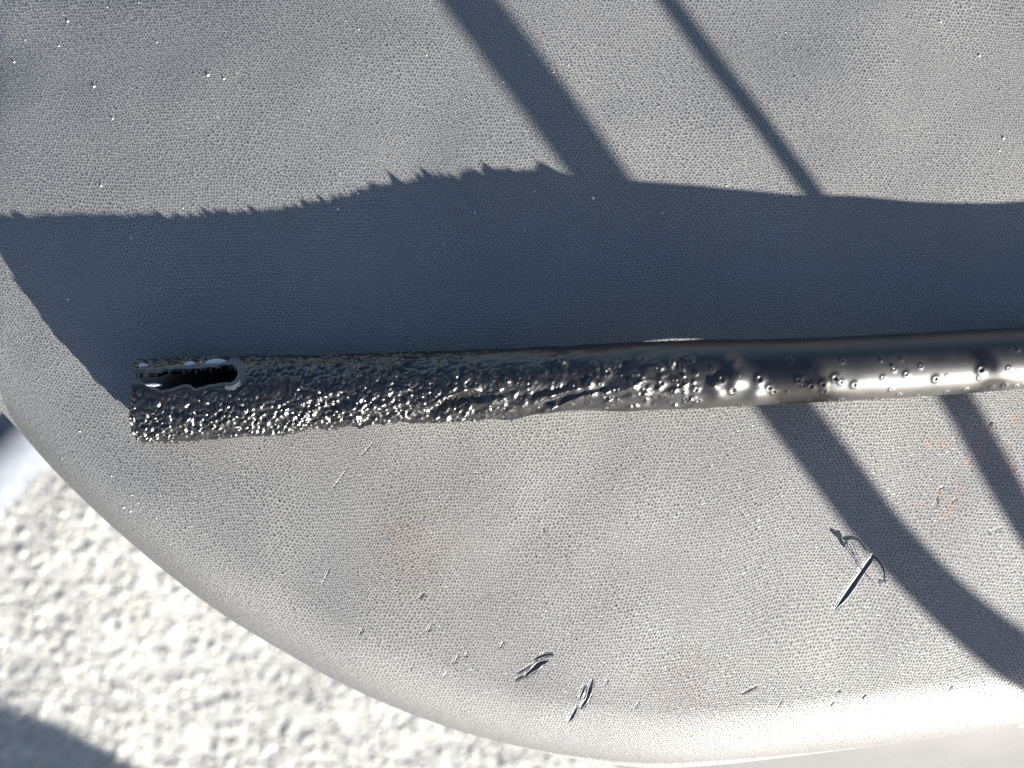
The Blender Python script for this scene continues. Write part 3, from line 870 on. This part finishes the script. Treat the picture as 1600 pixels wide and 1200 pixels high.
for (a, b, r) in SP:
    p = on_seat(a, b, 0.0001); o = len(Vd)
    for v in ico:
        Vd.append(p + v * r * 0.62 * S_PX * np.array([random.uniform(0.7, 1.3), random.uniform(0.7, 1.3), 0.7]))
    Fd += [(f[0] + o, f[1] + o, f[2] + o) for f in icf]
du = link('dust', mesh_quads('dust', np.array(Vd), np.array(Fd)), DUST)
tag(du, 'pale specks of dust scattered over the black vinyl', 'dust', kind='stuff')

# ------------------------------------------------------------------ unseen cables added towards the sun, only to throw the two stripes
Sv = np.array(SUN)
def cable(name, shadow_px, dist, radius, label, tail):
    pts = []
    for (a, b), dd in zip(shadow_px, dist):
        z = 0.0
        x, y = at0(a, b, z)
        for _ in range(5):
            z = max(-0.03, float(dome(x, y))); x, y = at0(a, b, z)
        p = np.array([x, y, z])
        pts.append(p + Sv * dd)
    pts += [np.array(t) for t in tail]
    C = catmull(pts, 14)
    base = C[-1]
    o = link(name, tube_mesh(name, C - base, radius, 14), CABLE)
    o.location = tuple(base)
    tag(o, label, 'cable', 'unseen cables added to throw the stripe shadows')
    return o
cable('shadow_cable', [(-300, -1600), (120, -800), (500, -320), (735, 0), (832, 130), (940, 280), (1090, 470), (1230, 640), (1310, 745), (1367, 820), (1440, 900), (1505, 962), (1600, 1035), (1760, 1130)],
      [1.5, 1.0, 0.72, 0.60, 0.58, 0.56, 0.53, 0.50, 0.48, 0.47, 0.46, 0.45, 0.44, 0.43], 0.0078,
      'unseen thick black cable added beside the seat to throw the wide striped shadow', [(0.62, -0.50, 0.02), (0.68, -0.56, -0.30), (0.70, -0.60, GROUND_Z + 0.008)])
cable('shadow_cable', [(0, -1600), (420, -820), (820, -310), (1046, 0), (1118, 100), (1186, 190), (1262, 292), (1288, 330)],  # stops short of the next piece so the stripe misses the tube highlight
      [1.4, 0.95, 0.66, 0.50, 0.48, 0.46, 0.44, 0.43], 0.0030,
      'unseen thinnest black cable added to throw the narrow shadow above the tube', [])
cable('shadow_cable', [(1340, 400), (1380, 455), (1492, 622), (1538, 700), (1602, 815), (1700, 960), (1900, 1200)],
      [0.52, 0.50, 0.47, 0.45, 0.44, 0.43, 0.43], 0.0047,
      'unseen thin black cable added to throw the narrow shadow below the tube', [(0.74, -0.48, -0.05), (0.80, -0.50, -0.35), (0.82, -0.52, GROUND_Z + 0.005)])

# ------------------------------------------------------------------ stone added out of view for the corner shadow; blurred guard
def lump(name, centre, size, seed, mat, rough):
    nu, nv = 64, 33
    th = np.linspace(0, 2 * math.pi, nu, endpoint=False); ph = np.linspace(0.001, math.pi - 0.001, nv)
    T, P = np.meshgrid(th, ph, indexing='ij')
    x = np.sin(P) * np.cos(T); y = np.sin(P) * np.sin(T); z = np.cos(P)
    r = 1 + rough * (fbm(x * 1.4 + seed, y * 1.4 + z * 1.1 + 30, 3))
    V = np.stack([x * r * size[0], y * r * size[1], z * r * size[2] + size[2] * 0.9], -1).reshape(-1, 3)
    o = link(name, mesh_quads(name, V, grid_faces(nu, nv, True)), mat)
    o.location = centre
    return o
st = lump('shadow_stone', (0.115, -0.965, GROUND_Z), (0.19, 0.19, 0.155), 3.3, STONE, 0.10)
tag(st, 'unseen dark rounded stone added to throw the round shadow at the lower left corner', 'stone')

# pale smooth pipe-like guard seen out of focus at the left edge
zp = -0.58
fz = (CAM_H - zp) / CAM_H
def P3(px, py, z=zp): return np.array([*at0(px, py, z), z])
gp = catmull([P3(-420, 1040, -0.66), P3(-240, 930, -0.62), P3(-40, 765), P3(70, 650), P3(210, 510), P3(400, 330, -0.60)], 12)
gbase = gp[0]
gd = link('pale_guard', tube_mesh('pale_guard', gp - gbase, 54 * S_PX * fz, 28), PALE)
gd.location = tuple(gbase)
tag(gd, 'smooth pale grey rounded guard, blurred, below the seat at the left edge', 'guard')
